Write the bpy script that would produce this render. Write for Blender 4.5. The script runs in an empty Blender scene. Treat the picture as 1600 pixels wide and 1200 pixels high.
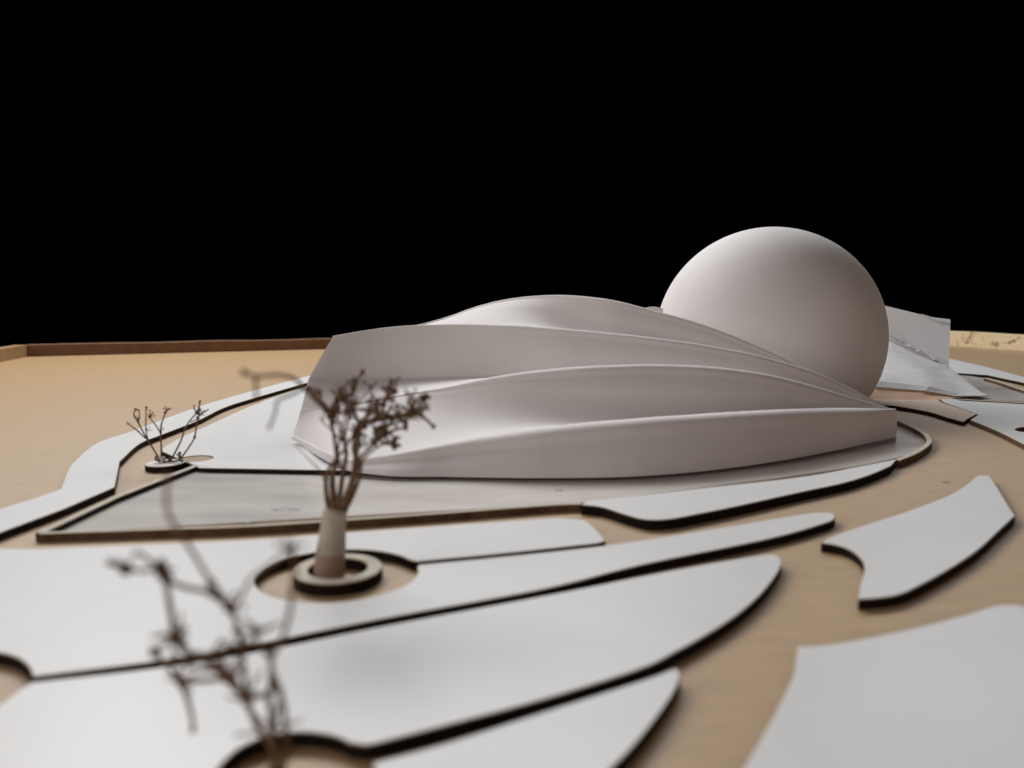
import bpy, bmesh, math, random
import numpy as np
from mathutils import Vector
from mathutils.geometry import tessellate_polygon
random.seed(7)
sc = bpy.context.scene
C = sc.collection

# ------------------------------------------------------------------ camera
EYE = 1.2                                   # camera height above the board, 1 unit = 10 cm
FPX = 1200.0                                # focal length in pixels of the 1600 px wide photo
TH = math.atan(135 / FPX)
cam = bpy.data.cameras.new('camera'); camo = bpy.data.objects.new('camera', cam); C.objects.link(camo)
cam.lens = 27; cam.sensor_width = 36; cam.clip_end = 300; cam.clip_start = .01
camo.location = (0, 0, EYE); camo.rotation_euler = (math.pi / 2 - TH, 0, 0)
cam.dof.use_dof = True; cam.dof.focus_distance = 8.0; cam.dof.aperture_fstop = .74
sc.camera = camo

# ------------------------------------------------------------------ world, lamps, exposure
w = bpy.data.worlds.new('World'); sc.world = w; w.use_nodes = True
w.node_tree.nodes['Background'].inputs[0].default_value = (0, 0, 0, 1)
w.node_tree.nodes['Background'].inputs[1].default_value = 0
sc.view_settings.view_transform = 'Standard'; sc.view_settings.look = 'None'
sc.view_settings.exposure = 0; sc.view_settings.gamma = 1

def area(name, loc, aim, sx, sy, power, col):
    l = bpy.data.lights.new(name, 'AREA'); l.shape = 'RECTANGLE'; l.size = sx; l.size_y = sy
    l.energy = power; l.color = col
    o = bpy.data.objects.new(name, l); C.objects.link(o); o.location = loc
    o.rotation_euler = (Vector(aim) - Vector(loc)).to_track_quat('-Z', 'Y').to_euler()
    return o
area('window_light', (-10, 15, 11.5), (-1, 7, 0), 7, 6, 1150, (1, .985, .97))
area('side_window_light', (15, 25, 15), (4, 9, 0), 8, 6, 650, (.96, .97, 1))
area('ceiling_light', (-3, 21, 14.5), (-1, 6, 0), 17, 5, 2900, (.97, .98, 1))
area('left_fill', (-13, -1, 6), (-1, 7, 0), 7, 5, 560, (.99, .955, .96))  # added fill from the front left, brightens the left faces
area('front_fill', (0, -9, 6), (1, 6, 0), 10, 6, 340, (1, .82, .73))  # added warm fill behind the camera, stands in for room bounce

# ------------------------------------------------------------------ helpers
ct, st = math.cos(TH), math.sin(TH)
def ray(px, py):
    u = (px - 800) / FPX; v = (600 - py) / FPX
    return Vector((u, ct + v * st, -st + v * ct))
def G(px, py, z=0.0):                       # point of the plan at height z, traced from the photo
    d = ray(px, py); t = (z - EYE) / d.z
    return Vector((d.x * t, d.y * t, z))
def A(px, py, Y):                           # point at distance Y from the camera
    d = ray(px, py); t = Y / d.y
    return Vector((d.x * t, Y, EYE + d.z * t))

def mat(name, col, rough=.5, spec=.5, noise=0, scale=8, bump=0, bscale=60, coat=0, specks=0, speck_col=(.03, .02, .015), col2=None, stretch=(1, 1, 1), detail=6):
    m = bpy.data.materials.new(name); m.use_nodes = True; nt = m.node_tree; N = nt.nodes; L = nt.links
    b = N['Principled BSDF']; b.inputs['Roughness'].default_value = rough
    b.inputs['Specular IOR Level'].default_value = spec
    b.inputs['Coat Weight'].default_value = coat; b.inputs['Coat Roughness'].default_value = .12
    tc = N.new('ShaderNodeTexCoord'); mp = N.new('ShaderNodeMapping'); mp.inputs['Scale'].default_value = stretch
    L.new(tc.outputs['Object'], mp.inputs[0])
    cur = None
    c2 = col2 or tuple(c * (1 - noise) for c in col)
    nz = N.new('ShaderNodeTexNoise'); nz.inputs['Scale'].default_value = scale; nz.inputs['Detail'].default_value = detail
    L.new(mp.outputs[0], nz.inputs[0])
    rp = N.new('ShaderNodeValToRGB'); rp.color_ramp.elements[0].position = .34; rp.color_ramp.elements[1].position = .66
    rp.color_ramp.elements[0].color = (*c2, 1); rp.color_ramp.elements[1].color = (*col, 1)
    L.new(nz.outputs[0], rp.inputs[0]); cur = rp.outputs[0]
    if specks:
        vo = N.new('ShaderNodeTexVoronoi'); vo.inputs['Scale'].default_value = specks
        L.new(tc.outputs['Object'], vo.inputs[0])
        # a speck only in some of the cells
        sp = N.new('ShaderNodeSeparateColor'); L.new(vo.outputs['Color'], sp.inputs[0])
        gt = N.new('ShaderNodeMath'); gt.operation = 'GREATER_THAN'; gt.inputs[1].default_value = .72; L.new(sp.outputs[0], gt.inputs[0])
        lt = N.new('ShaderNodeMath'); lt.operation = 'LESS_THAN'; lt.inputs[1].default_value = .042; L.new(vo.outputs['Distance'], lt.inputs[0])
        mu = N.new('ShaderNodeMath'); mu.operation = 'MULTIPLY'; L.new(gt.outputs[0], mu.inputs[0]); L.new(lt.outputs[0], mu.inputs[1])
        mx = N.new('ShaderNodeMix'); mx.data_type = 'RGBA'; L.new(mu.outputs[0], mx.inputs[0]); L.new(cur, mx.inputs[6])
        mx.inputs[7].default_value = (*speck_col, 1); cur = mx.outputs[2]
    L.new(cur, b.inputs['Base Color'])
    if bump:
        n2 = N.new('ShaderNodeTexNoise'); n2.inputs['Scale'].default_value = bscale; n2.inputs['Detail'].default_value = 4
        L.new(mp.outputs[0], n2.inputs[0])
        bp = N.new('ShaderNodeBump'); bp.inputs['Strength'].default_value = bump; bp.inputs['Distance'].default_value = .01
        L.new(n2.outputs[0], bp.inputs['Height']); L.new(bp.outputs[0], b.inputs['Normal'])
    return m

M = {}
M['mdf'] = mat('mdf', (.46, .285, .12), .5, .6, noise=.13, scale=5, bump=.12, bscale=9, specks=1.6, stretch=(1, 3.2, 1), detail=9)
_b = M['mdf'].node_tree.nodes['Principled BSDF']; _b.inputs['Sheen Weight'].default_value = .18; _b.inputs['Sheen Roughness'].default_value = .45
M['rim'] = mat('rim_mdf', (.36, .22, .11), .55, .4, noise=.2, scale=6, bump=.2, bscale=30)
M['darkrim'] = mat('dark_rim_mdf', (.19, .10, .05), .6, .3, noise=.25, scale=5, bump=.2, bscale=30)
M['white'] = mat('white_laminate', (.74, .74, .73), .40, .5, noise=.035, scale=2.2, bump=.05, bscale=40, specks=1.3)
M['ivory'] = mat('raw_cut_rim', (.62, .50, .33), .7, .3, noise=.25, scale=20)
M['burnt'] = mat('laser_burnt_edge', (.016, .010, .008), .75, .15, noise=.5, scale=30)
M['brownedge'] = mat('laser_brown_edge', (.15, .085, .05), .7, .3, noise=.5, scale=12)
M['foam'] = mat('painted_white_shell', (.80, .765, .75), .7, .3, noise=.04, scale=3, bump=.06, bscale=22)
M['bouncecard'] = mat('warm_bounce_card', (.90, .62, .43), .7, .3, noise=.12, scale=6)  # white card with the board's orange bounce light painted into its colour
M['card'] = mat('white_card', (.60, .595, .61), .5, .4, noise=.06, scale=5, bump=.15, bscale=20)
M['plaster'] = mat('filled_card', (.80, .79, .79), .6, .4, noise=.12, scale=5, bump=.3, bscale=16)
M['torn'] = mat('torn_paper_bounce', (.80, .66, .53), .8, .3, noise=.25, scale=18, bump=.6, bscale=40)  # torn paper, with warm bounce light mixed into the tan
M['pool'] = mat('grey_acrylic', (.80, .755, .70), .28, .5, col2=(.64, .59, .55), scale=1.4, bump=.06, bscale=6, coat=.5, stretch=(1, 3, 1), detail=8)
M['pool'].node_tree.nodes['Principled BSDF'].inputs['IOR'].default_value = 1.5
M['glue'] = mat('dried_glue', (.52, .50, .48), .3, .6, noise=.3, scale=14, bump=.6, bscale=40)
M['twig'] = mat('dry_twig', (.21, .122, .062), .75, .3, noise=.5, scale=25, bump=.5, bscale=60)
M['bud'] = mat('dry_bud', (.16, .08, .04), .8, .3, noise=.5, scale=30)
M['tube'] = mat('taped_trunk', (.40, .29, .235), .6, .4, noise=.25, scale=9, bump=.4, bscale=25, col2=(.38, .235, .18))
M['disc'] = mat('raw_disc', (.62, .56, .46), .7, .3, noise=.15, scale=14)
# pine with knots and grain
m = mat('pine', (.95, .78, .50), .5, .4, noise=.12, scale=3, stretch=(1, 1, 6)); M['pine'] = m
nt = m.node_tree; N = nt.nodes; L = nt.links; b = N['Principled BSDF']
src = b.inputs['Base Color'].links[0].from_socket
tc = N.new('ShaderNodeTexCoord'); n2 = N.new('ShaderNodeTexNoise'); n2.inputs['Scale'].default_value = 2.6; n2.inputs['Detail'].default_value = 7
n2.inputs['Distortion'].default_value = 1.4
L.new(tc.outputs['Object'], n2.inputs[0])
rp = N.new('ShaderNodeValToRGB'); rp.color_ramp.elements[0].position = .60; rp.color_ramp.elements[0].color = (0, 0, 0, 1)
rp.color_ramp.elements[1].position = .68; rp.color_ramp.elements[1].color = (.8, .8, .8, 1); L.new(n2.outputs[0], rp.inputs[0])
mx = N.new('ShaderNodeMix'); mx.data_type = 'RGBA'; L.new(rp.outputs[0], mx.inputs[0]); L.new(src, mx.inputs[6]); mx.inputs[7].default_value = (.30, .18, .09, 1)
L.new(mx.outputs[2], b.inputs['Base Color'])

def link(name, verts, faces, mats, parent=None, smooth=False, fm=None):
    me = bpy.data.meshes.new(name); me.from_pydata([tuple(v) for v in verts], [], faces)
    for mm in (mats if isinstance(mats, (list, tuple)) else [mats]): me.materials.append(M[mm])
    if fm: me.polygons.foreach_set('material_index', fm)
    if smooth: me.polygons.foreach_set('use_smooth', [True] * len(me.polygons))
    me.update(); o = bpy.data.objects.new(name, me); C.objects.link(o)
    if parent: o.parent = parent
    return o
def recalc(o):
    bm = bmesh.new(); bm.from_mesh(o.data); bmesh.ops.recalc_face_normals(bm, faces=bm.faces); bm.to_mesh(o.data); bm.free()
def tag(o, label, cat, group=None):
    o['label'] = label; o['category'] = cat
    if group: o['group'] = group
    return o
def struct(o): o['kind'] = 'structure'; return o
def empty(name, loc):
    o = bpy.data.objects.new(name, None); C.objects.link(o); o.location = loc; o.empty_display_size = .1; return o
def under(child, parent):                   # keep world place, parent at an unrotated empty
    child.parent = parent; child.location = child.location - parent.location

# ---- outlines: (x, y) smooth points, (x, y, 1) corners; Catmull-Rom between corners
def catmull(pts, k=6):
    n = len(pts); corner = [len(p) > 2 for p in pts]; P = [Vector((p[0], p[1])) for p in pts]; out = []
    for i in range(n):
        a, b2 = P[i], P[(i + 1) % n]
        if corner[i] and corner[(i + 1) % n]: out.append(a); continue
        p0 = P[i - 1] if not corner[i] else a - (b2 - a); p3 = P[(i + 2) % n] if not corner[(i + 1) % n] else b2 + (b2 - a)
        for j in range(k):
            t = j / k
            out.append(.5 * ((2 * a) + (b2 - p0) * t + (2 * p0 - 5 * a + 4 * b2 - p3) * t * t + (-p0 + 3 * a - 3 * b2 + p3) * t ** 3))
    return out
def area2(L): return sum(L[i].x * L[(i + 1) % len(L)].y - L[(i + 1) % len(L)].x * L[i].y for i in range(len(L)))
def inset(Lp, d):                           # towards the left of travel
    n = len(Lp); out = []
    for i in range(n):
        a = (Lp[i] - Lp[i - 1]); b2 = (Lp[(i + 1) % n] - Lp[i])
        if a.length < 1e-7: a = b2
        if b2.length < 1e-7: b2 = a
        a = a.normalized(); b2 = b2.normalized()
        na, nb = Vector((-a.y, a.x)), Vector((-b2.y, b2.x)); m_ = na + nb
        if m_.length < .2: m_ = na
        m_.normalize(); out.append(Lp[i] + m_ * d / max(.45, m_.dot(na)))
    return out
def circle_loop(cx, cy, r, n=64): return [Vector((cx + r * math.cos(2 * math.pi * i / n), cy + r * math.sin(2 * math.pi * i / n))) for i in range(n)]
def world_loop(pts, z): return [Vector(G(p.x, p.y, z).xy) for p in catmull(pts)]

def slab(name, loops, z0, z1, top='white', edge='burnt', lip='ivory', d=.0035, parent=None, bottom=True, orient=True):
    """loops in plan: first outer, others holes. A sheet cut with vertical edges and a thin chamfer."""
    L2 = []
    for i, lp in enumerate(loops):
        if (area2(lp) > 0) != (i == 0): lp = lp[::-1]
        L2.append(lp)
    V = []; F = []; FM = []; tops = []
    for lp in L2:
        n = len(lp); ins = inset(lp, d); s = len(V)
        V += [(p.x, p.y, z0) for p in lp] + [(p.x, p.y, z1 - .0035) for p in lp] + [(p.x, p.y, z1) for p in ins]
        for i in range(n):
            j = (i + 1) % n
            F.append((s + i, s + j, s + n + j, s + n + i)); FM.append(1)
            F.append((s + n + i, s + n + j, s + 2 * n + j, s + 2 * n + i)); FM.append(2)
        tops.append((s + 2 * n, n))
    flat = [[Vector(V[s + i]) for i in range(n)] for s, n in tops]; idx = [s + i for s, n in tops for i in range(n)]
    for t in tessellate_polygon(flat):
        a, b2, c = [idx[q] for q in t]
        cr = (Vector(V[b2]) - Vector(V[a])).cross(Vector(V[c]) - Vector(V[a]))
        if cr.length < 1e-12: continue
        if cr.z < 0: b2, c = c, b2
        F.append((a, b2, c)); FM.append(0)
    cx = sum(v[0] for v in V) / len(V); cy = sum(v[1] for v in V) / len(V)
    o = link(name, [(v[0] - cx, v[1] - cy, v[2] - z0) for v in V], F, [top, edge, lip], None, False, FM)
    o.location = (cx, cy, z0)
    if parent: under(o, parent)
    return o

T = .045
# ------------------------------------------------------------------ the board and its rim
LB = Vector((-9.9, 15.65)); BK = Vector((9.3, 23.55)); RF = Vector((19.8, -4.0)); LF = Vector((-5.1, -4.0))
board = [LB, BK, RF, LF]
bo = slab('ground_board', [board], -.18, 0, 'mdf', 'rim', 'mdf')
struct(bo)
def rim(name, a, b2, h, t, m_, label, cat):
    d = (b2 - a).normalized(); n = Vector((-d.y, d.x)); k = 28; V = []; F = []
    c = sum(((a + (b2 - a) * s) for s in (0, 1)), Vector((0, 0))) / 2
    for i in range(k + 1):
        p = a + (b2 - a) * i / k - c; wob = .006 * math.sin(i * 1.7) + .004 * math.sin(i * 4.1)
        for (o_, z) in ((0, -.18), (0, h - .012 + wob), (.012, h + wob), (t - .012, h + wob), (t, h - .012 + wob), (t, -.18)):
            q = p + n * o_; V.append((q.x, q.y, z))
    for i in range(k):
        for j in range(6):
            F.append((i * 6 + j, i * 6 + (j + 1) % 6, (i + 1) * 6 + (j + 1) % 6, (i + 1) * 6 + j))
    F += [tuple(range(6)), tuple(range(k * 6, k * 6 + 6))]
    o = link(name, V, F, m_); recalc(o); o.location = (c.x, c.y, 0); tag(o, label, cat); return o
rim('border_strip', LB, BK, .245, .22, 'darkrim', 'long dark brown strip of fibreboard standing along the far edge of the board', 'border strip')
rim('border_strip', LF + Vector((-.002, 0)), LB, .245, .22, 'rim', 'short lighter brown strip at the far left corner, running towards the viewer', 'border strip')
rim('border_plank', BK, RF, .36, .25, 'pine', 'pale yellow pine plank with knots behind the right end of the model', 'plank')

# ------------------------------------------------------------------ white plates
WL = lambda pts, z=T: world_loop(pts, z)
def plate(name, pts, label, holes=(), cat='white plate', z0=.0, z1=T, **k):
    o = slab(name, [WL(pts, z1)] + list(holes), z0, z1, **k); tag(o, label, cat, 'white laser cut plates laid on the board'); return o

# outer ring plate, passes behind the building (hidden part runs straight)
outer = [(-260, 880, 1), (0, 795, 1), (50, 780, 1), (95, 764, 1), (103, 742), (111, 726, 1), (150, 693), (207, 673), (305, 637), (400, 609), (483, 587, 1)]
inner = [(483, 597, 1), (400, 621), (350, 637), (307, 658), (250, 680), (217, 694), (187, 721, 1), (184, 738), (179, 761, 1), (100, 795, 1), (0, 832, 1), (-260, 930, 1)]
Lo = WL(outer, .045)[:]; 
def openwl(pts, z):                         # open curve through the points
    l = catmull([*pts], 6); q = l[:-5] if len(pts[-1]) < 3 else [p for p in l]
    return [Vector(G(p.x, p.y, z).xy) for p in q]
ro = [G(x, y, .045).xy for x, y in ((1483, 560), (1544, 574), (1600, 589), (1760, 640))]
ri = [G(x, y, .045).xy for x, y in ((1760, 655), (1600, 598), (1544, 586), (1502, 583), (1470, 581))]
def seg(pts, z):
    out = []; n = len(pts)
    for i in range(n - 1):
        a, b2 = Vector(pts[i][:2]), Vector(pts[i + 1][:2]); c0 = len(pts[i]) > 2; c1 = len(pts[i + 1]) > 2
        if c0 and c1: out.append(a); continue
        p0 = Vector(pts[i - 1][:2]) if not c0 and i else 2 * a - b2
        p3 = Vector(pts[i + 2][:2]) if not c1 and i + 2 < n else 2 * b2 - a
        for j in range(6):
            t = j / 6; out.append(.5 * ((2 * a) + (b2 - p0) * t + (2 * p0 - 5 * a + 4 * b2 - p3) * t * t + (-p0 + 3 * a - 3 * b2 + p3) * t ** 3))
    out.append(Vector(pts[-1][:2])); return [Vector(G(p.x, p.y, z).xy) for p in out]
loop = seg(outer, .045) + [Vector(v) for v in ((-1.2, 14.4), (2.2, 15.6), (5.6, 15.2))] + [Vector(v) for v in ro] + [Vector(v) for v in ri] + [Vector(v) for v in ((4.6, 13.2), (1.8, 13.3), (-.9, 12.4))] + seg(inner, .045)
o = slab('path_plate', [loop], 0, .045); tag(o, 'long angular white plate bounding the brown field, curving behind the building', 'white plate', 'white laser cut plates laid on the board')

# plaza under the left end of the building
hole = circle_loop(*G(306, 716.5, T).xy, .118)
plaza = [(253, 705, 1), (256, 699), (284, 683), (322, 666), (400, 631), (475, 606), (560, 588, 1), (760, 592, 1), (820, 640, 1), (900, 733, 1), (620, 736, 1), (512, 734.5, 1), (312, 731, 1)]
plate('plaza_plate', plaza, 'broad white plate under the left end of the building, with one round hole', holes=[hole])

hp = G(306, 716.5, T)
o = slab('cut_disc', [circle_loop(hp.x, hp.y, .114)], 0, T - .006, 'rim', 'burnt', 'rim', .003); tag(o, 'small flat brown disc filling the round hole at the left corner of the white plate', 'disc')

# pool sheet and its frame
fo = [(52, 835, 1), (150, 833), (400, 823, 1), (650, 806), (850, 792), (909, 789.5, 1), (1000, 776), (1100, 764), (1250, 746), (1337, 732), (1407, 720), (1440, 706), (1457, 692), (1455, 681), (1438, 669), (1405, 655), (1340, 645, 1), (1200, 690, 1), (800, 730, 1), (330, 728, 1), (306, 724.5, 1), (181, 772, 1)]
wo = WL(fo)
pool_out = WL([(60, 834, 1), (905, 786, 1), (1250, 742), (1400, 716), (1449, 693), (1445, 681), (1400, 662, 1), (1340, 650, 1), (1200, 695, 1), (800, 735, 1), (306, 733, 1)], .012)
pool = slab('pool_sheet', [pool_out], .0, .012, 'pool', 'pool', 'pool')
tag(pool, 'shiny grey sheet of the pool in front of the curved building', 'pool')
def strip(name, pts, wid, z0, z1, label, edge='burnt', cat='frame strip'):
    c = seg(pts, z1); n = len(c); L_, R_ = [], []
    for i in range(n):
        d = (c[min(i + 1, n - 1)] - c[max(i - 1, 0)]).normalized(); q = Vector((-d.y, d.x)) * wid / 2
        L_.append(c[i] + q); R_.append(c[i] - q)
    o = slab(name, [L_ + R_[::-1]], z0, z1, 'disc', edge, 'ivory', .004); tag(o, label, cat); return o
strip('pool_edging', [(909, 786.5, 1), (850, 789), (650, 804), (400, 820.5), (250, 826), (62, 832.5, 1)], .036, 0, T, 'long thin pale strip along the near edge of the grey pool', 'brownedge')
strip('pool_edging', [(62, 832, 1), (181, 776, 1), (306, 727, 1)], .045, 0, T, 'straight pale strip along the left edge of the pool, running up to the round disc')
strip('pool_edging', [(1402, 718.5, 1), (1430, 707), (1450, 693), (1450, 682), (1434, 670), (1398, 655.5), (1340, 646, 1)], .042, 0, T + .01, 'curved pale strip hooking round the right end of the pool', 'brownedge')

plate('bank_plate', [(908, 788.5, 1), (917, 782.5, 1), (1000, 774), (1100, 762.5), (1250, 745.5), (1337, 730), (1401, 717.5, 1), (1392, 728, 1), (1359, 742), (1316, 755), (1250, 769), (1150, 791), (1090, 803), (1045, 811), (1008, 811.5), (975, 803), (940, 792)],
      'narrow white plate between the pool and the brown board, wavy at its left end', z1=T + .012)

# large plate with round hole for the middle tree and two prongs to the right
hc = G(528, 896, T); HR = .335
def hole_arc(a0, a1, n=40):
    return [Vector((hc.x + HR * math.cos(a0 + (a1 - a0) * i / n), hc.y + HR * .93 * math.sin(a0 + (a1 - a0) * i / n))) for i in range(n + 1)]
pa = seg([(-300, 868, 1), (0, 857, 1), (55, 858, 1), (350, 846), (600, 828), (873, 809, 1), (915, 813, 1), (932, 828), (946, 845, 1), (935, 848.5, 1), (800, 863), (652, 877, 1)], T)
a0 = math.atan2((pa[-1].y - hc.y) / .93, pa[-1].x - hc.x)
pb = seg([(654, 882.5, 1), (800, 868.5), (945, 852.5), (1100, 829), (1250, 804), (1290, 800.5, 1), (1302, 802), (1305, 809, 1), (1290, 817), (1200, 842), (1000, 883), (850, 920), (600, 966), (400, 1006), (250, 1032), (100, 1051), (52, 1057, 1), (44, 1040), (22, 1025), (-20, 1018), (-90, 1022, 1), (-300, 1075, 1)], T)
a1 = math.atan2((pb[0].y - hc.y) / .93, pb[0].x - hc.x) - 2 * math.pi
o = slab('lawn_plate', [pa + [Vector((hc.x + HR * math.cos(a0 + (a1 + 4 * math.pi - a0 if False else (a1 + 2 * math.pi + 2 * math.pi - a0)) * 0 + (a1 + 2 * math.pi * 2 - a0) * i / 60), hc.y + HR * .93 * math.sin(a0 + (a1 + 2 * math.pi * 2 - a0) * i / 60))) for i in range(1, 60)] + pb], 0, T)
tag(o, 'widest white plate, with a round opening for the middle tree and a long pointed arm', 'white plate', 'white laser cut plates laid on the board')

plate('lawn_plate', [(-300, 1190, 1), (-60, 1125), (0, 1100), (30, 1078), (50, 1066, 1), (250, 1043), (400, 1018.5), (600, 978), (850, 931), (1000, 901), (1100, 882), (1190, 867.5), (1213, 867, 1), (1221, 875), (1216, 893), (1190, 927), (1150, 962), (1100, 994), (1058, 1017), (1000, 1045), (850, 1092), (700, 1132), (600, 1158), (572, 1164, 1), (548, 1160), (530, 1152), (505, 1146), (470, 1143), (430, 1147), (395, 1158), (362, 1178), (330, 1215), (300, 1270, 1), (-300, 1420, 1)],
      'long leaf shaped white plate in the foreground behind the nearest tree')
plate('lawn_plate', [(600, 1300, 1), (590, 1220), (582, 1192, 1), (700, 1160), (850, 1112), (1000, 1064), (1050, 1046), (1061, 1046, 1), (1062, 1060), (1050, 1086), (1025, 1122), (990, 1165), (950, 1205), (880, 1265), (760, 1330, 1)],
      'white plate cut by the bottom edge of the photo, its pointed tip near the centre')
plate('lawn_plate', [(1246, 1010, 1), (1302, 1006), (1412, 985), (1500, 963), (1549, 948), (1573, 945), (1600, 948), (1760, 985, 1), (2150, 1330, 1), (1060, 1390, 1), (1165, 1194), (1202, 1130), (1237, 1060), (1243, 1030)],
      'largest white plate in the bottom right corner')
plate('lawn_plate', [(1283, 848, 1), (1300, 838), (1355, 819), (1420, 798), (1480, 775), (1510, 757), (1527, 743, 1), (1546, 743, 1), (1560, 764), (1575, 789), (1586, 806, 1), (1560, 830), (1526, 861), (1480, 891), (1440, 913), (1407, 928), (1372, 934), (1341, 936, 1), (1344, 915), (1351, 888), (1344, 871), (1326, 858), (1305, 851)],
      'white plate shaped like a boomerang at the right, notched at its near left corner')

# right hand plates
hole2 = [Vector(G(x, y, T).xy) for x, y in [(1612 + 26 * math.cos(a), 671 + 4.5 * math.sin(a)) for a in [i * math.pi / 12 for i in range(24)]]]
plate('path_plate', [(1516, 656, 1), (1529, 647.5, 1), (1475, 628.5, 1), (1464, 620, 1), (1502, 624.5), (1600, 630), (1780, 645, 1), (1800, 800, 1), (1660, 725), (1600, 694), (1560, 674)],
      'white plate beyond the brown path at the right edge, with a dark hole', holes=[hole2], edge='brownedge')
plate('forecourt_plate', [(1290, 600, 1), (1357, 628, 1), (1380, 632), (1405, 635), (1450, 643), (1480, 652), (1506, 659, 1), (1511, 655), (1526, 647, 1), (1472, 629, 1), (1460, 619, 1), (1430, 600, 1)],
      'worn plate with torn front edge under the pointed wing at the right', top='torn', edge='burnt')  # tan of the top includes painted bounce light
p2 = slab('pool_sheet', [WL([(1440, 621.5, 1), (1600, 627, 1), (1760, 634, 1), (1760, 640, 1), (1600, 609, 1), (1544, 592, 1), (1500, 584.5, 1), (1430, 586, 1)], .012)], 0, .012, 'pool', 'pool', 'pool')
tag(p2, 'small shiny grey pool sheet at the far right beside the pointed wing', 'pool')
strip('pool_edging', [(1540, 590.5, 1), (1570, 599), (1600, 609), (1760, 655, 1)], .05, 0, T + .01, 'thin dark edged strip at the far side of the small right pool', 'brownedge')
strip('pool_edging', [(1498, 623.5, 1), (1540, 626), (1600, 629.5), (1760, 640, 1)], .05, .0, T + .012, 'thin strip along the near side of the small right pool')

# ------------------------------------------------------------------ the building
B = empty('shell_building', (.9, 6.6, .012))
tag(B, 'white model building with wave like shells and a big dome', 'model building')
def smooth(x): x = min(1, max(0, x)); return x * x * (3 - 2 * x)
def curve(keys):
    """piecewise cubic through (px, py, Y) keys with px spanning, returns f(u) -> world point"""
    xs = [k[0] for k in keys]; ps = [A(*k) for k in keys]
    def f(u):
        x = xs[0] + (xs[-1] - xs[0]) * u
        for i in range(len(xs) - 1):
            if x <= xs[i + 1] or i == len(xs) - 2: break
        h = xs[i + 1] - xs[i]; t = (x - xs[i]) / h
        def tan(j):
            if j == 0: return (ps[1] - ps[0]) / (xs[1] - xs[0])
            if j == len(xs) - 1: return (ps[-1] - ps[-2]) / (xs[-1] - xs[-2])
            a = (ps[j] - ps[j - 1]) / (xs[j] - xs[j - 1]); b_ = (ps[j + 1] - ps[j]) / (xs[j + 1] - xs[j])
            return (a * (xs[j + 1] - xs[j]) + b_ * (xs[j] - xs[j - 1])) / (xs[j + 1] - xs[j - 1])
        m0, m1 = tan(i) * h, tan(i + 1) * h
        return ps[i] * (2 * t ** 3 - 3 * t * t + 1) + m0 * (t ** 3 - 2 * t * t + t) + ps[i + 1] * (-2 * t ** 3 + 3 * t * t) + m1 * (t ** 3 - t * t)
    return f
def gk(px, py, z=.036): return (px, py, G(px, py, z).y)
R0 = curve([(455, 685, 6.08), (475, 699, 5.86), gk(500, 715, .06), gk(540, 734, .048), gk(590, 742, .042), gk(700, 745), gk(850, 747), gk(1000, 744), gk(1100, 736), gk(1200, 723), gk(1300, 705), gk(1400, 683)])
def Yb(px): return R0((px - 455) / 945).y
def ck(px, py, dy): return (px, py, Yb(px) + dy)
R1 = curve([ck(457, 680, .02), ck(478, 690, .03), ck(505, 704, .04), ck(545, 717, .08), ck(590, 712, .13), ck(650, 702, .17), ck(700, 692, .20), ck(850, 669, .23), ck(1000, 655, .24), ck(1100, 648, .24), ck(1200, 642, .22), ck(1300, 638.5, .18), ck(1399, 639, .04)])
R2 = curve([(470, 640, 6.22), (540, 632, 6.18), (600, 622, 6.14), (640, 614, 6.1), (700, 604, 6.02), (760, 591, 5.95), (850, 578, 5.88), (950, 571, 5.85), (1050, 570, 5.9), (1150, 577, 5.98), (1220, 589, 6.08), (1280, 605, 6.22), (1330, 620, 6.38), (1397, 640, 6.62)])
R3 = curve([(520, 525, 6.68), (600, 512, 6.85), (700, 506.5, 6.85), (800, 508, 6.7), (900, 515, 6.55), (1000, 525, 6.42), (1100, 538.5, 6.36), (1200, 559, 6.36), (1290, 588, 6.45), (1340, 612, 6.55), (1396, 641, 6.68)])
R4 = curve([(522, 531, 7.5), (600, 518, 7.65), (650, 508, 7.8), (700, 494.5, 7.85), (740, 480, 7.75), (800, 466, 7.5), (860, 461, 7.25), (940, 466, 7.0), (1030, 487, 6.85), (1100, 507, 6.75), (1160, 530, 6.68), (1210, 552, 6.65), (1250, 573, 6.66), (1290, 595, 6.68), (1340, 620, 6.7), (1395, 643, 6.74)])
NU = 150
US = [i / NU for i in range(NU + 1)]
def rows_obj(name, rows, m_='foam', shade=True):
    c = Vector((0, 0, 0)); V = []; F = []
    for r in rows: V += r
    n = NU + 1
    for j in range(len(rows) - 1):
        for i in range(NU):
            F.append((j * n + i, j * n + i + 1, (j + 1) * n + i + 1, (j + 1) * n + i))
    o = link(name, [v - B.location for v in V], F, m_, B, shade); return o
def lip(f, u, r):                           # rounded crest: from the face over the top and a little back
    p = f(u); s = 1 - smooth((u - .93) / .07) * .8; r = r * s
    return [p + Vector((0, r * (1 - math.cos(a)) - r, r * math.sin(a) - r)) for a in (0, math.pi / 8, math.pi / 4, 3 * math.pi / 8, math.pi / 2)] + [p + Vector((0, r * .5, -r * .02)), p + Vector((0, r * 1.2, -r * .12))]
def jit(k, u): return .0006 * math.sin(u * 61 + k * 2.1) + .0008 * math.sin(u * 233 + k) * (math.sin(u * 17 + k) > .3)
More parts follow.
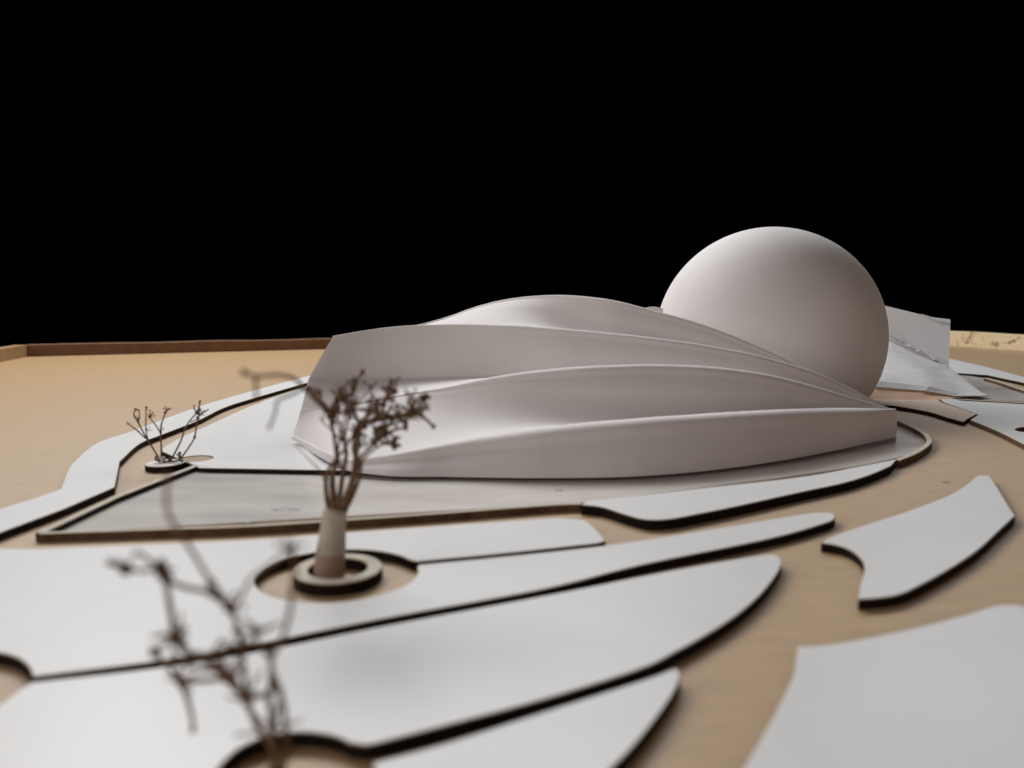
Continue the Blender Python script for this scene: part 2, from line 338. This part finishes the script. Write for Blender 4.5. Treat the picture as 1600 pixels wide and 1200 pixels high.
def fold(name, fa, fb, ra, rb, cfun, k):
    """from crest a over a shelf or valley (corner c, rounding w) up a nearly straight face to crest b"""
    cols = []
    for u in US:
        a = fa(u) + Vector((0, ra(u) * 1.2, -ra(u) * .12)); lp = [v + Vector((0, 0, jit(k, u))) for v in lip(fb, u, rb(u))]
        b_ = lp[0]; c, wr = cfun(u, a, b_); g = []
        q0 = a.lerp(c, 1 - wr); q1 = c.lerp(b_, wr)
        for j in range(5): g.append(a.lerp(q0, j / 5))
        for j in range(9):
            t = j / 8; g.append(q0 * (1 - t) ** 2 + c * 2 * t * (1 - t) + q1 * t * t)
        for j in range(1, 9):
            t = j / 9; p = q1.lerp(b_, t); p.y -= .05 * math.sin(math.pi * t) * (b_ - q1).length * .9; g.append(p)
        cols.append(g + lp)
    rows = [[cols[i][j] for i in range(NU + 1)] for j in range(len(cols[0]))]
    return rows_obj(name, rows), rows
zero = lambda u: 0.0
r1 = lambda u: min(.095, .012 + .33 * max(0, R1(u).z - R0(u).z - .02))
r2 = lambda u: .012 + .05 * smooth((u - .15) / .3)
r3 = lambda u: .014 + .036 * smooth((u - .1) / .3)
r4 = lambda u: .015 + .035 * smooth((u - .33) / .2)
# front wall
cols = []
for u in US:
    a = R0(u); lp = [v + Vector((0, 0, jit(1, u))) for v in lip(R1, u, r1(u))]; b_ = lp[0]; g = []
    for j in range(8):
        t = j / 8; p = a.lerp(b_, t); p.y -= .015 * math.sin(math.pi * t) * smooth(u * 6); g.append(p)
    cols.append(g + lp)
wall_rows = [[cols[i][j] for i in range(NU + 1)] for j in range(len(cols[0]))]
rows_obj('front_wall', wall_rows)
def lerp(a, b_, t): return a + (b_ - a) * t
RC = curve([(482, 592, 6.42), (550, 591, 6.62), (650, 591, 6.74), (740, 590, 6.68), (850, 588, 6.55), (1000, 585, 6.3)])
def c2(u, a, b_):
    d = b_ - a; w0 = smooth((u - .08) / .2)
    flat = Vector((a.x + d.x * .5, a.y + d.y * .62, a.z - .10 * smooth((u - .25) / .3))); mid = a.lerp(b_, .4)
    return mid.lerp(flat, w0), lerp(.9, .5, smooth((u - .1) / .6))
def c3(u, a, b_):
    d = b_ - a; px = lerp(470, 1397, u)
    uc = min(1, max(0, (px - 482) / 518)); cr = RC(uc)
    right = Vector((a.x + d.x * .5, a.y + d.y * .68, a.z - .12))
    w0 = smooth((px - 740) / 140)
    return cr.lerp(right, w0), lerp(.07, .4, w0)
def c4(u, a, b_):
    d = b_ - a; w0 = smooth((u - .24) / .25)
    return a.lerp(b_, .3).lerp(Vector((a.x + d.x * .5, a.y + d.y * .7, a.z - .08)), w0), .5
f2, rw2 = fold('roof_fold', R1, R2, r1, r2, c2, 2)
f3, rw3 = fold('roof_fold', R2, R3, r2, r3, c3, 3)
f4, rw4 = fold('roof_fold', R3, R4, r3, r4, c4, 4)
# back slope down to the board
cols = []
for u in US:
    p = R4(u) + Vector((0, .042, -.004)); g = []
    dpt = lerp(1.2, .5, smooth((u - .3) / .7))
    for j in range(9):
        q = j / 8 * math.pi / 2; g.append(Vector((p.x, p.y + dpt * math.sin(q), .012 + (p.z - .012) * math.cos(q))))
    cols.append(g)
back_rows = [[cols[i][j] for i in range(NU + 1)] for j in range(9)]
rows_obj('back_wall', back_rows)
# flat end walls
prof_rows = wall_rows + rw2 + rw3 + rw4 + back_rows
for ix, sh in ((4, .0), (NU, 0)):
    P_ = [r[ix] for r in prof_rows]; z = .046 if ix != NU else .0125
    V = [p - B.location for p in P_] + [Vector((p.x, p.y, z)) - B.location for p in P_]; n = len(P_)
    link('end_wall', V, [(i, i + 1, n + i + 1, n + i) for i in range(n - 1)], 'foam', B)
# low rear shell peeping out between the last crest and the dome
V = []; F = []
for i in range(25):
    t = i / 24; x = 1000 + 36 * t; top = A(x, 484 - 5 * math.sin(math.pi * t * .9), 7.75)
    V += [top - B.location, Vector((top.x, top.y + .25, top.z - .1)) - B.location, Vector((top.x, top.y + .6, .04)) - B.location, Vector((top.x, top.y - .15, .04)) - B.location]
for i in range(24):
    for j in range(4): F.append((i * 4 + j, i * 4 + (j + 1) % 4, i * 4 + 4 + (j + 1) % 4, i * 4 + 4 + j))
link('rear_shell', V, F, 'foam', B)
# dome
D0 = 8.7; cdir = Vector((0.31454997, 0.94790691, -0.05030714)); cdir *= D0 / cdir.y
dc = cdir + Vector((0, 0, EYE)); dr = cdir.length * math.sin(math.radians(7.774))
zb = (T - dc.z) / dr; V = []; F = []; nr, ns = 60, 112
amax = math.acos(zb)
for i in range(nr + 1):
    a = amax * i / nr
    for j in range(ns):
        q = 2 * math.pi * j / ns; V.append(dc + dr * Vector((math.sin(a) * math.cos(q), math.sin(a) * math.sin(q), math.cos(a))) - B.location)
for i in range(nr):
    for j in range(ns): F.append((i * ns + j, (i + 1) * ns + j, (i + 1) * ns + (j + 1) % ns, i * ns + (j + 1) % ns))
dome = link('dome', V, F, 'foam', B, True)

# right wing: pointed box with sloping top, vertical card behind it
def solid(name, V, F, m_, parent=B, sm=False):
    o = link(name, [Vector(v) - parent.location for v in V], F, m_, parent, sm); recalc(o); return o
fb = [G(1357, 623, .046), G(1430, 624.5, .046), G(1499, 621.5, .046)]
ft = [A(1373, 594, 9.05), A(1450, 602.5, 8.95), A(1497, 615, 8.95)]
tip = A(1541, 616.5, 9.05)
bk = [A(1384, 530, 10.8), A(1437, 556, 10.35), A(1484, 574, 9.98)]
lf = [A(1330, 560, 9.8), A(1330, 597, 9.2), G(1320, 618, .04)]
tipb = Vector((tip.x - .05, tip.y, .04)); bg = [Vector((p.x, p.y, .04)) for p in bk]
# rolling top surface
V = []; F = []; k = 16; mrow = 10
topf = [lf[1]] + ft + [tip]; topb = [lf[0]] + bk + [tip + Vector((-.02, .04, .01))]
def samp(L_, t):
    s = t * (len(L_) - 1); i = min(int(s), len(L_) - 2); return L_[i].lerp(L_[i + 1], s - i)
for i in range(k + 1):
    a, b_ = samp(topf, i / k), samp(topb, i / k)
    for j in range(mrow + 1):
        t = j / mrow; p = a.lerp(b_, t); p.z += .05 * math.sin(math.pi * t) * (1 - i / k) + .0015 * math.sin(i * 2.3 + j * 1.9) * math.sin(math.pi * t); V.append(p)
for i in range(k):
    for j in range(mrow): F.append((i * (mrow + 1) + j, (i + 1) * (mrow + 1) + j, (i + 1) * (mrow + 1) + j + 1, i * (mrow + 1) + j + 1))
link('wing_top', [v - B.location for v in V], F, 'plaster', B, True)
w_ = [lf[2], fb[0], fb[1], G(1472, 624, .046), fb[2]]
V = []; F = []
for i in range(17):
    a, b_ = samp(w_, i / 16), samp(topf, i / 16)
    V += [a.lerp(b_, j / 6) + Vector((0, 0, -.001)) for j in range(7)]
for i in range(16):
    for j in range(4): F.append((i * 7 + j, (i + 1) * 7 + j, (i + 1) * 7 + j + 1, i * 7 + j + 1))
solid('wing_side', V, F, 'bouncecard', sm=True)  # orange bounce from the board is in the colour
V = []; F = []
for i in range(17):
    a, b_ = samp(w_, i / 16), samp(topf, i / 16)
    V += [a.lerp(b_, q) + Vector((0, -.035 if 0 < n_ < 3 else 0, 0)) for n_, q in enumerate((.60, .66, .97, 1.0))]
for i in range(16):
    for j in range(3): F.append((i * 4 + j, (i + 1) * 4 + j, (i + 1) * 4 + j + 1, i * 4 + j + 1))
solid('wing_edge', V, F, 'plaster')
V = topb + [Vector((p.x, p.y, .04)) for p in topb]; solid('wing_back', V, [(i, i + 1, 6 + i, 5 + i) for i in range(4)], 'card')
# upright card
def sheet(name, P_, off, m_, parent=B):
    n = len(P_); V = [p - parent.location for p in P_] + [p + off - parent.location for p in P_]
    F = [tuple(range(n)), tuple(range(2 * n - 1, n - 1, -1))] + [(i, (i + 1) % n, n + (i + 1) % n, n + i) for i in range(n)]
    o = link(name, V, F, m_, parent); recalc(o); return o
y0 = 10.22; card_y = lambda px: lerp(11.3, 10.0, (px - 1340) / 145)
cy = card_y
sheet('upright_card', [A(1340, 466, cy(1340)), A(1384, 478, cy(1384)), A(1437, 491, cy(1437)), A(1455, 496, cy(1455)), A(1485, 501, cy(1485)), A(1482.5, 573, cy(1482.5)), Vector((A(1482, 573, cy(1482)).x, cy(1482), .04)), Vector((A(1340, 560, cy(1340)).x, cy(1340), .04))], Vector((.01, .03, 0)), 'card')
sheet('folded_flap', [A(1440, 490.5, cy(1440) - .03), A(1456, 495.5, cy(1456) - .05), A(1485, 499, cy(1485) - .07), A(1485, 505, cy(1485) - .06), A(1462, 501, cy(1462) - .05)], Vector((0, .025, .0)), 'card')
# rubble seam of filler along the foot of the card
V = []; F = []; rs = random.Random(3)
for i in range(60):
    t = i / 59; px = 1388 + 92 * t; h = .004 + .014 * rs.random() ** 2
    p = A(px, 522 + 51 * t + rs.uniform(-1, 1), card_y(px) - .012)
    V += [p + Vector((0, -.07 - .05 * rs.random(), -h * 1.5)) - B.location, p + Vector((0, -.035, h * .5 - .01)) - B.location, p + Vector((0, -.004, h)) - B.location, p + Vector((0, .0, -h * 2)) - B.location]
for i in range(59):
    for j in range(4): F.append((i * 4 + j, i * 4 + (j + 1) % 4, i * 4 + 4 + (j + 1) % 4, i * 4 + 4 + j))
link('filler_seam', V, F, 'plaster', B)

# ------------------------------------------------------------------ trees of dried stalks
class TB:
    def __init__(s): s.V = []; s.F = []; s.fm = []
    def tube(s, pts, rad, n=7, mi=0):
        k = len(pts)
        # resample smoothly
        P_ = []; R_ = []
        for i in range(k - 1):
            p0 = pts[max(i - 1, 0)]; p1 = pts[i]; p2 = pts[i + 1]; p3 = pts[min(i + 2, k - 1)]
            for j in range(4):
                t = j / 4; P_.append(.5 * ((2 * p1) + (p2 - p0) * t + (2 * p0 - 5 * p1 + 4 * p2 - p3) * t * t + (-p0 + 3 * p1 - 3 * p2 + p3) * t ** 3)); R_.append(rad[i] * (1 - t) + rad[i + 1] * t)
        P_.append(pts[-1]); R_.append(rad[-1]); b0 = len(s.V)
        for i, p in enumerate(P_):
            d = (P_[min(i + 1, len(P_) - 1)] - P_[max(i - 1, 0)]); d = d.normalized() if d.length > 1e-9 else Vector((0, 0, 1))
            a = d.cross(Vector((.3, 1, .1))).normalized(); c = d.cross(a)
            for j in range(n):
                q = 2 * math.pi * j / n; s.V.append(p + (a * math.cos(q) + c * math.sin(q)) * R_[i])
        for i in range(len(P_) - 1):
            for j in range(n): s.F.append((b0 + i * n + j, b0 + i * n + (j + 1) % n, b0 + (i + 1) * n + (j + 1) % n, b0 + (i + 1) * n + j)); s.fm.append(mi)
        s.F.append(tuple(b0 + j for j in range(n))); s.fm.append(mi); e = b0 + (len(P_) - 1) * n; s.F.append(tuple(e + j for j in range(n))); s.fm.append(mi)
    def blob(s, p, r, mi=1):
        b0 = len(s.V); n = 7
        for i in range(1, 5):
            a = math.pi * i / 5
            for j in range(n):
                q = 2 * math.pi * j / n; rr = r * random.uniform(.8, 1.25)
                s.V.append(p + Vector((math.sin(a) * math.cos(q), math.sin(a) * math.sin(q), math.cos(a) * 1.25)) * rr)
        for i in range(3):
            for j in range(n): s.F.append((b0 + i * n + j, b0 + i * n + (j + 1) % n, b0 + (i + 1) * n + (j + 1) % n, b0 + (i + 1) * n + j)); s.fm.append(mi)
        s.F.append(tuple(b0 + j for j in range(n))); s.fm.append(mi); s.F.append(tuple(b0 + 3 * n + j for j in range(n))); s.fm.append(mi)
    def build(s, name, parent):
        o = link(name, [v - parent.location for v in s.V], s.F, ['twig', 'bud'], parent, True, s.fm); recalc(o); return o
def stalk(parent, paths, Y, r, nodes=(), spray=(), seed=1, dy=0, name='branch', base=False):
    """one main stalk with its side twigs; paths = pixel lists traced in the upright plane at distance Y"""
    rnd = random.Random(seed); t = TB(); S = Y / FPX
    for pth in paths:
        ph = rnd.uniform(-1, 1); k = len(pth); pts = []
        for i, p in enumerate(pth):
            off = (p[2] if len(p) > 2 else dy * i / max(1, k - 1) + ph * .015 * Y * (i / max(1, k - 1)) * 1.0)
            pts.append(A(p[0], p[1], Y + off))
        w0 = r if pth is paths[0] else r * .75
        t.tube(pts, [w0 * (1.45 - .85 * min(1, 1.6 * i / max(1, k - 1))) if base else w0 * (1 - .3 * i / max(1, k - 1)) for i in range(k)])
        e = pts[-1]; t.blob(e, w0 * 1.1)
    for (x, y, q) in nodes: t.blob(A(x, y, Y + dy * .6), r * q * .8)
    for (x, y, n, ln) in spray:
        c = A(x, y, Y + dy * .8)
        for i in range(n):
            a = rnd.uniform(-2.6, .5) ; d = Vector((math.cos(a) * ln * S, rnd.uniform(-.6, .6) * ln * S, -math.sin(a) * ln * S))
            d *= rnd.uniform(.5, 1); mid = c + d * .5 + Vector((rnd.uniform(-.15, .15) * ln * S, 0, rnd.uniform(0, .2) * ln * S))
            t.tube([c, mid, c + d], [r * .34, r * .27, r * .22], 5); t.blob(c + d, r * rnd.uniform(.42, .75))
    t.build(name, parent)
def ring(name, parent, c, ro_, ri_, z0, z1, top='disc'):
    loops = [circle_loop(c.x, c.y, ro_)] + ([circle_loop(c.x, c.y, ri_, 48)] if ri_ else [])
    return slab(name, loops, z0, z1, top, 'burnt', 'ivory', .005, parent)
def trunk(parent, pts, rad, m_, name='trunk'):
    t = TB(); t.tube(pts, rad, 20); o = link(name, [v - parent.location for v in t.V], t.F, m_, parent, True); return o

# far small tree on its disc
c = G(257.5, 723, T); t1 = empty('dry_stalk_tree', (c.x, c.y, 0))
tag(t1, 'smallest farthest tree, open dry twigs on a white disc beyond the pool corner', 'model tree', 'model trees made of dried stalks')
ring('base_disc', t1, c, .128, 0, 0, T, 'white')
Y1 = c.y
trunk(t1, [Vector((c.x - .012, c.y, T)), Vector((c.x - .014, c.y, T + .04))], [.017, .017], 'disc', 'stub')
r = .0062
stalk(t1, [[(251.5, 722), (240, 702), (231, 687.5), (222, 672), (215.6, 659), (209, 648), (212.5, 639)], [(215.6, 659), (218, 650), (217, 641)], [(231, 687), (228, 670), (228, 650), (228, 636)]], Y1, r, [(231, 687.5, 1.9), (215.6, 659, 1.9), (228, 670, 1.5), (229, 637, 1.4)], [(215, 657, 3, 9), (231, 673, 3, 7), (228, 640, 3, 6), (212, 641, 4, 6)], 3)
stalk(t1, [[(229, 686), (222, 680), (216, 674), (207, 667), (200, 662)]], Y1, r * .85, [(216, 674, 1.6), (226, 683, 1.5)], [(200, 662, 2, 5)], 4)
stalk(t1, [[(252, 722), (252, 700), (251, 675), (253, 660), (258, 647), (263, 639)], [(250, 675), (243, 664), (234, 651.5), (239, 645)]], Y1, r, [(251, 675, 2), (234, 651, 2.2), (258, 645, 1.8)], [(234, 650, 6, 8), (260, 642, 6, 8), (251, 672, 3, 7)], 5)
stalk(t1, [[(267, 719), (275, 704), (283, 688), (289, 670), (296, 658), (306, 646), (311, 636), (312.5, 626.5)], [(306, 645), (303, 634)]], Y1 + .03, r, [(289, 670, 1.8), (308, 645, 2.3), (312, 629, 1.6)], [(308, 643, 7, 12), (290, 669, 3, 6)], 6)
stalk(t1, [[(281, 718), (290, 706), (303, 686), (306, 672), (309, 655), (312, 640)], [(309, 652), (317, 646), (325, 640)], [(308, 655), (299, 659)]], Y1 + .04, r, [(304, 683, 2), (309, 653, 2.2)], [(312, 648, 7, 13), (309, 655, 4, 8)], 8)
stalk(t1, [[(242, 717), (250, 721), (262, 721), (280, 719), (281, 708)]], Y1 + .0, r * 1.4, [(281, 716, 1.6), (265, 719, 1.8)], [(280, 714, 3, 6), (245, 718, 3, 5)], 9)

# middle tree in its ring
c = G(528, 890, T); t2 = empty('dry_stalk_tree', (c.x, c.y, 0)); Y2 = c.y
tag(t2, 'bushy brown tree of dried stalks standing in a pale ring inside the round opening', 'model tree', 'model trees made of dried stalks')
ring('base_ring', t2, c, .188, .125, 0, T + .008)
c2 = G(516, 898, .0)
M['sleeve'] = mat('masking_tape', (.56, .50, .41), .6, .4, noise=.2, scale=9, bump=.4, bscale=25)
trunk(t2, [A(517.5, 862, Y2), A(520, 830, Y2), A(524, 795, Y2)], [.0635, .055, .048], 'sleeve', 'tape_wrap')
trunk(t2, [A(514, 908, Y2), A(516, 870, Y2), A(520, 830, Y2), A(524, 797, Y2)], [.068, .064, .053, .046], 'tube')
r = .011
def s2(paths, **k): stalk(t2, paths, Y2, k.pop('r', r) * .9, base=k['seed'] != 20, **k)
s2([[(522, 812), (521, 780), (519, 745), (526, 720), (523, 690), (519, 665), (517, 645)], [(517, 648), (506, 632), (494, 620), (482, 606)], [(518, 648), (524, 634), (528, 620)]], r=.014, nodes=[(517, 648, 1.9), (526, 640, 1.2), (509, 641, 1.2), (519, 660, 1.3)], spray=[(516, 645, 6, 26), (492, 618, 4, 15), (526, 622, 5, 16)], seed=11)
s2([[(526, 812), (530, 780), (535, 745), (541, 709), (538, 690), (541, 668), (548, 640), (551, 620), (552, 604)], [(551, 612), (558, 595), (567, 580)]], nodes=[(548, 642, 1.7), (552, 606, 1.7), (566, 582, 1.3)], spray=[(548, 638, 6, 24), (552, 604, 5, 14)], seed=12)
s2([[(530, 812), (540, 780), (552, 745), (556, 712), (560, 690), (564, 666), (570, 655), (586, 640), (604, 622), (616, 612)], [(570, 660), (588, 656), (606, 654), (625, 651), (646, 643), (662, 623)], [(646, 644), (662, 652), (677, 666)]], r=.013, nodes=[(567, 664, 2.0), (588, 655, 1.5), (625, 651, 1.5), (646, 644, 1.9), (662, 622, 1.6), (606, 620, 1.4)], spray=[(587, 652, 6, 26), (606, 619, 6, 18), (625, 650, 8, 22), (646, 643, 9, 22), (662, 625, 4, 10), (604, 652, 6, 20)], seed=13)
s2([[(528, 812), (546, 770), (556, 738), (563, 715), (574, 703), (584, 690), (586, 670)], [(582, 693), (600, 680), (618, 672), (634, 668)], [(584, 680), (598, 668), (612, 662)]], nodes=[(584, 692, 1.8), (602, 679, 1.6), (634, 668, 1.5), (616, 696, 1.9)], spray=[(584, 680, 6, 24), (602, 678, 6, 18), (634, 668, 6, 14), (616, 695, 8, 12), (618, 670, 5, 18)], seed=14)
s2([[(536, 806), (548, 760), (556, 722), (552, 700), (556, 680), (562, 668), (556, 650), (551, 636)]], nodes=[(560, 668, 1.8)], spray=[(558, 660, 5, 22), (552, 640, 5, 20)], seed=15)
s2([[(518, 812), (511, 780), (509, 750), (515, 730), (530, 712), (546, 690), (556, 672)]], r=.010, spray=[(552, 680, 3, 16)], seed=16)
s2([[(528, 812), (533, 790), (530, 770), (536, 742), (528, 715), (530, 690), (534, 668), (541, 640), (530, 612)]], r=.008, nodes=[(541, 640, 1.6)], spray=[(530, 620, 5, 22), (541, 640, 4, 16)], seed=17)
s2([[(538, 800), (552, 772), (562, 746), (566, 722), (580, 706), (600, 694), (616, 697)]], r=.0085, spray=[(600, 694, 4, 16), (575, 705, 4, 18)], seed=18)
s2([[(516, 800), (505, 745), (480, 715), (462, 697)]], r=.004, seed=19)
# fine tangled twigs filling the crown
rc = random.Random(77)
for nx, ny, num, ln in ((517, 645, 5, 44), (549, 638, 5, 50), (568, 660, 6, 46), (590, 655, 6, 44), (608, 622, 4, 34), (628, 652, 6, 36), (646, 644, 6, 34), (586, 688, 5, 40), (604, 678, 4, 34), (560, 700, 4, 40), (535, 690, 4, 40)):
    tw = TB(); c0 = A(nx, ny, Y2 + rc.uniform(-.08, .08))
    for i in range(num):
        an = rc.uniform(-.3, 2.7) if ny < 660 else rc.uniform(-.5, 2.2); l = ln * rc.uniform(.45, 1.1) * Y2 / FPX
        d = Vector((math.cos(an) * l, rc.uniform(-.7, .7) * l, math.sin(an) * l)); bend = Vector((rc.uniform(-.3, .3), rc.uniform(-.3, .3), rc.uniform(-.1, .3))) * l
        tw.tube([c0, c0 + d * .4 + bend * .6, c0 + d * .75 + bend, c0 + d + bend * .7], [.0048, .0036, .003, .0026], 5)
        for q in range(rc.randint(1, 3)):
            e = c0 + d * rc.uniform(.6, 1) + bend * .9; f_ = e + Vector((rc.uniform(-1, 1), rc.uniform(-1, 1), rc.uniform(-.3, 1))) * .03
            tw.tube([e, (e + f_) / 2 + Vector((0, 0, .004)), f_], [.0028, .0026, .0024], 5); tw.blob(f_, .0055)
    tw.build('twig_cluster', t2)['kind'] = 'stuff'
# long twigs reaching out towards the camera at the left
s2([[(517, 648, 0), (495, 628, -.3), (475, 607, -.5), (461, 592, -.75), (435, 586, -.95), (400, 588, -1.1), (381, 582, -1.2)], [(400, 588, -1.1), (400, 604, -1.1), (401, 622, -1.1)], [(475, 607, -.5), (452, 618, -.7), (434, 626, -.8), (430, 645, -.85), (421, 668, -.9)]], r=.008, nodes=[], seed=20)

# nearest tree, strongly out of focus, its foot below the picture
c = G(432, 1262, T); t3 = empty('dry_stalk_tree', (c.x, c.y, 0)); Y3 = c.y + .03
tag(t3, 'nearest tree, sparse dry stalks blurred in the foreground, cut off by bottom edge', 'model tree', 'model trees made of dried stalks')
ring('base_ring', t3, c, .115, .075, 0, T + .008)
trunk(t3, [A(432, 1290, Y3), A(432, 1240, Y3), A(432, 1195, Y3)], [.024, .022, .02], 'twig')
def s3(paths, **k): stalk(t3, paths, Y3, k.pop('r', .0085), **k)
s3([[(431, 1230), (430, 1195), (428, 1170), (408, 1145), (396, 1120), (386, 1098), (370, 1078), (352, 1058), (335, 1062), (310, 1064), (283, 1066)], [(283, 1066), (292, 1090), (300, 1120), (302, 1140)], [(283, 1066), (265, 1045), (248, 1025)]], nodes=[(354, 1057, 2.2), (362, 1064, 1.8), (386, 1096, 1.5), (283, 1066, 1.6)], spray=[(354, 1056, 5, 40), (283, 1066, 3, 28)], seed=31, dy=.06)
s3([[(431, 1230), (430, 1180), (428, 1160), (424, 1120), (420, 1090), (412, 1085), (392, 1092), (386, 1096)], [(420, 1090), (424, 1070), (424, 1045), (424, 1030)], [(386, 1094), (382, 1050), (376, 1015), (375, 990), (366, 965), (356, 946), (344, 926), (331, 912), (312, 880), (292, 848), (262, 800), (262, 745)], [(356, 946), (325, 925), (290, 918), (262, 905), (250, 888), (225, 892), (195, 888), (172, 880)]], nodes=[(358, 948, 1.7), (331, 913, 1.6), (252, 890, 2.3), (258, 900, 2.0), (252, 882, 1.6), (376, 1012, 1.6), (380, 1018, 1.4), (424, 1068, 1.5), (197, 889, 1.9)], spray=[(356, 946, 4, 36), (376, 1012, 4, 30), (196, 889, 3, 26)], seed=32, dy=-.05)
s3([[(352, 1058), (335, 1040), (310, 1027), (294, 1020), (274, 998), (268, 960), (264, 937), (260, 912), (252, 888)], [(274, 998), (255, 1008), (238, 1019)]], nodes=[(273, 996, 2.0), (280, 1003, 1.6), (240, 1018, 1.5)], spray=[(272, 996, 4, 28), (300, 1022, 5, 30)], seed=33, dy=-.04)
s3([[(432, 1225), (448, 1180), (446, 1130), (440, 1090), (428, 1055), (424, 1030), (440, 1000), (452, 960), (456, 930), (460, 890), (456, 860)], [(400, 1000), (404, 985), (398, 980)], [(424, 1030), (405, 1010), (398, 985)]], r=.007, nodes=[(426, 1062, 1.7), (398, 985, 1.5)], spray=[(400, 985, 4, 24), (455, 870, 4, 30), (425, 1035, 3, 24)], seed=34, dy=-.14)
s3([[(376, 990), (366, 955), (378, 930), (392, 905), (420, 885), (448, 862)]], r=.005, nodes=[(448, 862, 1.6)], spray=[(448, 862, 3, 26)], seed=35, dy=-.16)
s3([[(400, 1130), (380, 1085), (345, 1050), (300, 1045), (270, 1020)], [(345, 1050), (330, 1030), (345, 1000)]], r=.006, nodes=[(345, 1050, 2)], spray=[(345, 1040, 5, 34), (300, 1045, 4, 30)], seed=36, dy=.05)

for nx, ny, num, ln in ((354, 1056, 5, 60), (283, 1064, 3, 50), (273, 996, 3, 45), (252, 890, 3, 45), (376, 1010, 3, 50), (420, 1085, 3, 60), (398, 985, 3, 40), (385, 1095, 4, 50), (430, 1140, 4, 60)):
    tw = TB(); c0 = A(nx, ny, Y3 + rc.uniform(-.05, .03))
    for i in range(num):
        an = rc.uniform(.1, 3.4); l = ln * rc.uniform(.4, 1.1) * Y3 / FPX
        d = Vector((math.cos(an) * l, rc.uniform(-.8, .5) * l, math.sin(an) * l)); bend = Vector((rc.uniform(-.3, .3), 0, rc.uniform(-.1, .3))) * l
        tw.tube([c0, c0 + d * .4 + bend * .6, c0 + d + bend * .7], [.0042, .0036, .003], 5)
    tw.build('twig_cluster', t3)['kind'] = 'stuff'

# smears of glue on the pool sheets
rnd = random.Random(5)
def smear(px, py, rx, ry, label):
    lp = []
    for i in range(22):
        a = 2 * math.pi * i / 22; k = rnd.uniform(.65, 1.1); p = G(px + rx * k * math.cos(a), py + ry * k * math.sin(a), .0126).xy; lp.append(Vector(p))
    o = slab('glue_smear', [lp], .0122, .0152, 'glue', 'glue', 'glue', .004); tag(o, label, 'glue smear', 'dried glue on the pool sheets')
smear(383, 816, 14, 1.8, 'small pale smear of glue on the pool, left of the middle tree')
smear(447, 796, 24, 3.2, 'larger whitish smear of glue on the pool just left of the middle tree')
smear(872, 766, 10, 1.6, 'tiny pale spot of glue on the pool right of the middle tree')
smear(1560, 606, 12, 2, 'pale scrape of glue on the small right pool')
smear(318, 737.5, 6, 1.6, 'crumb of glue at the far left corner of the pool')
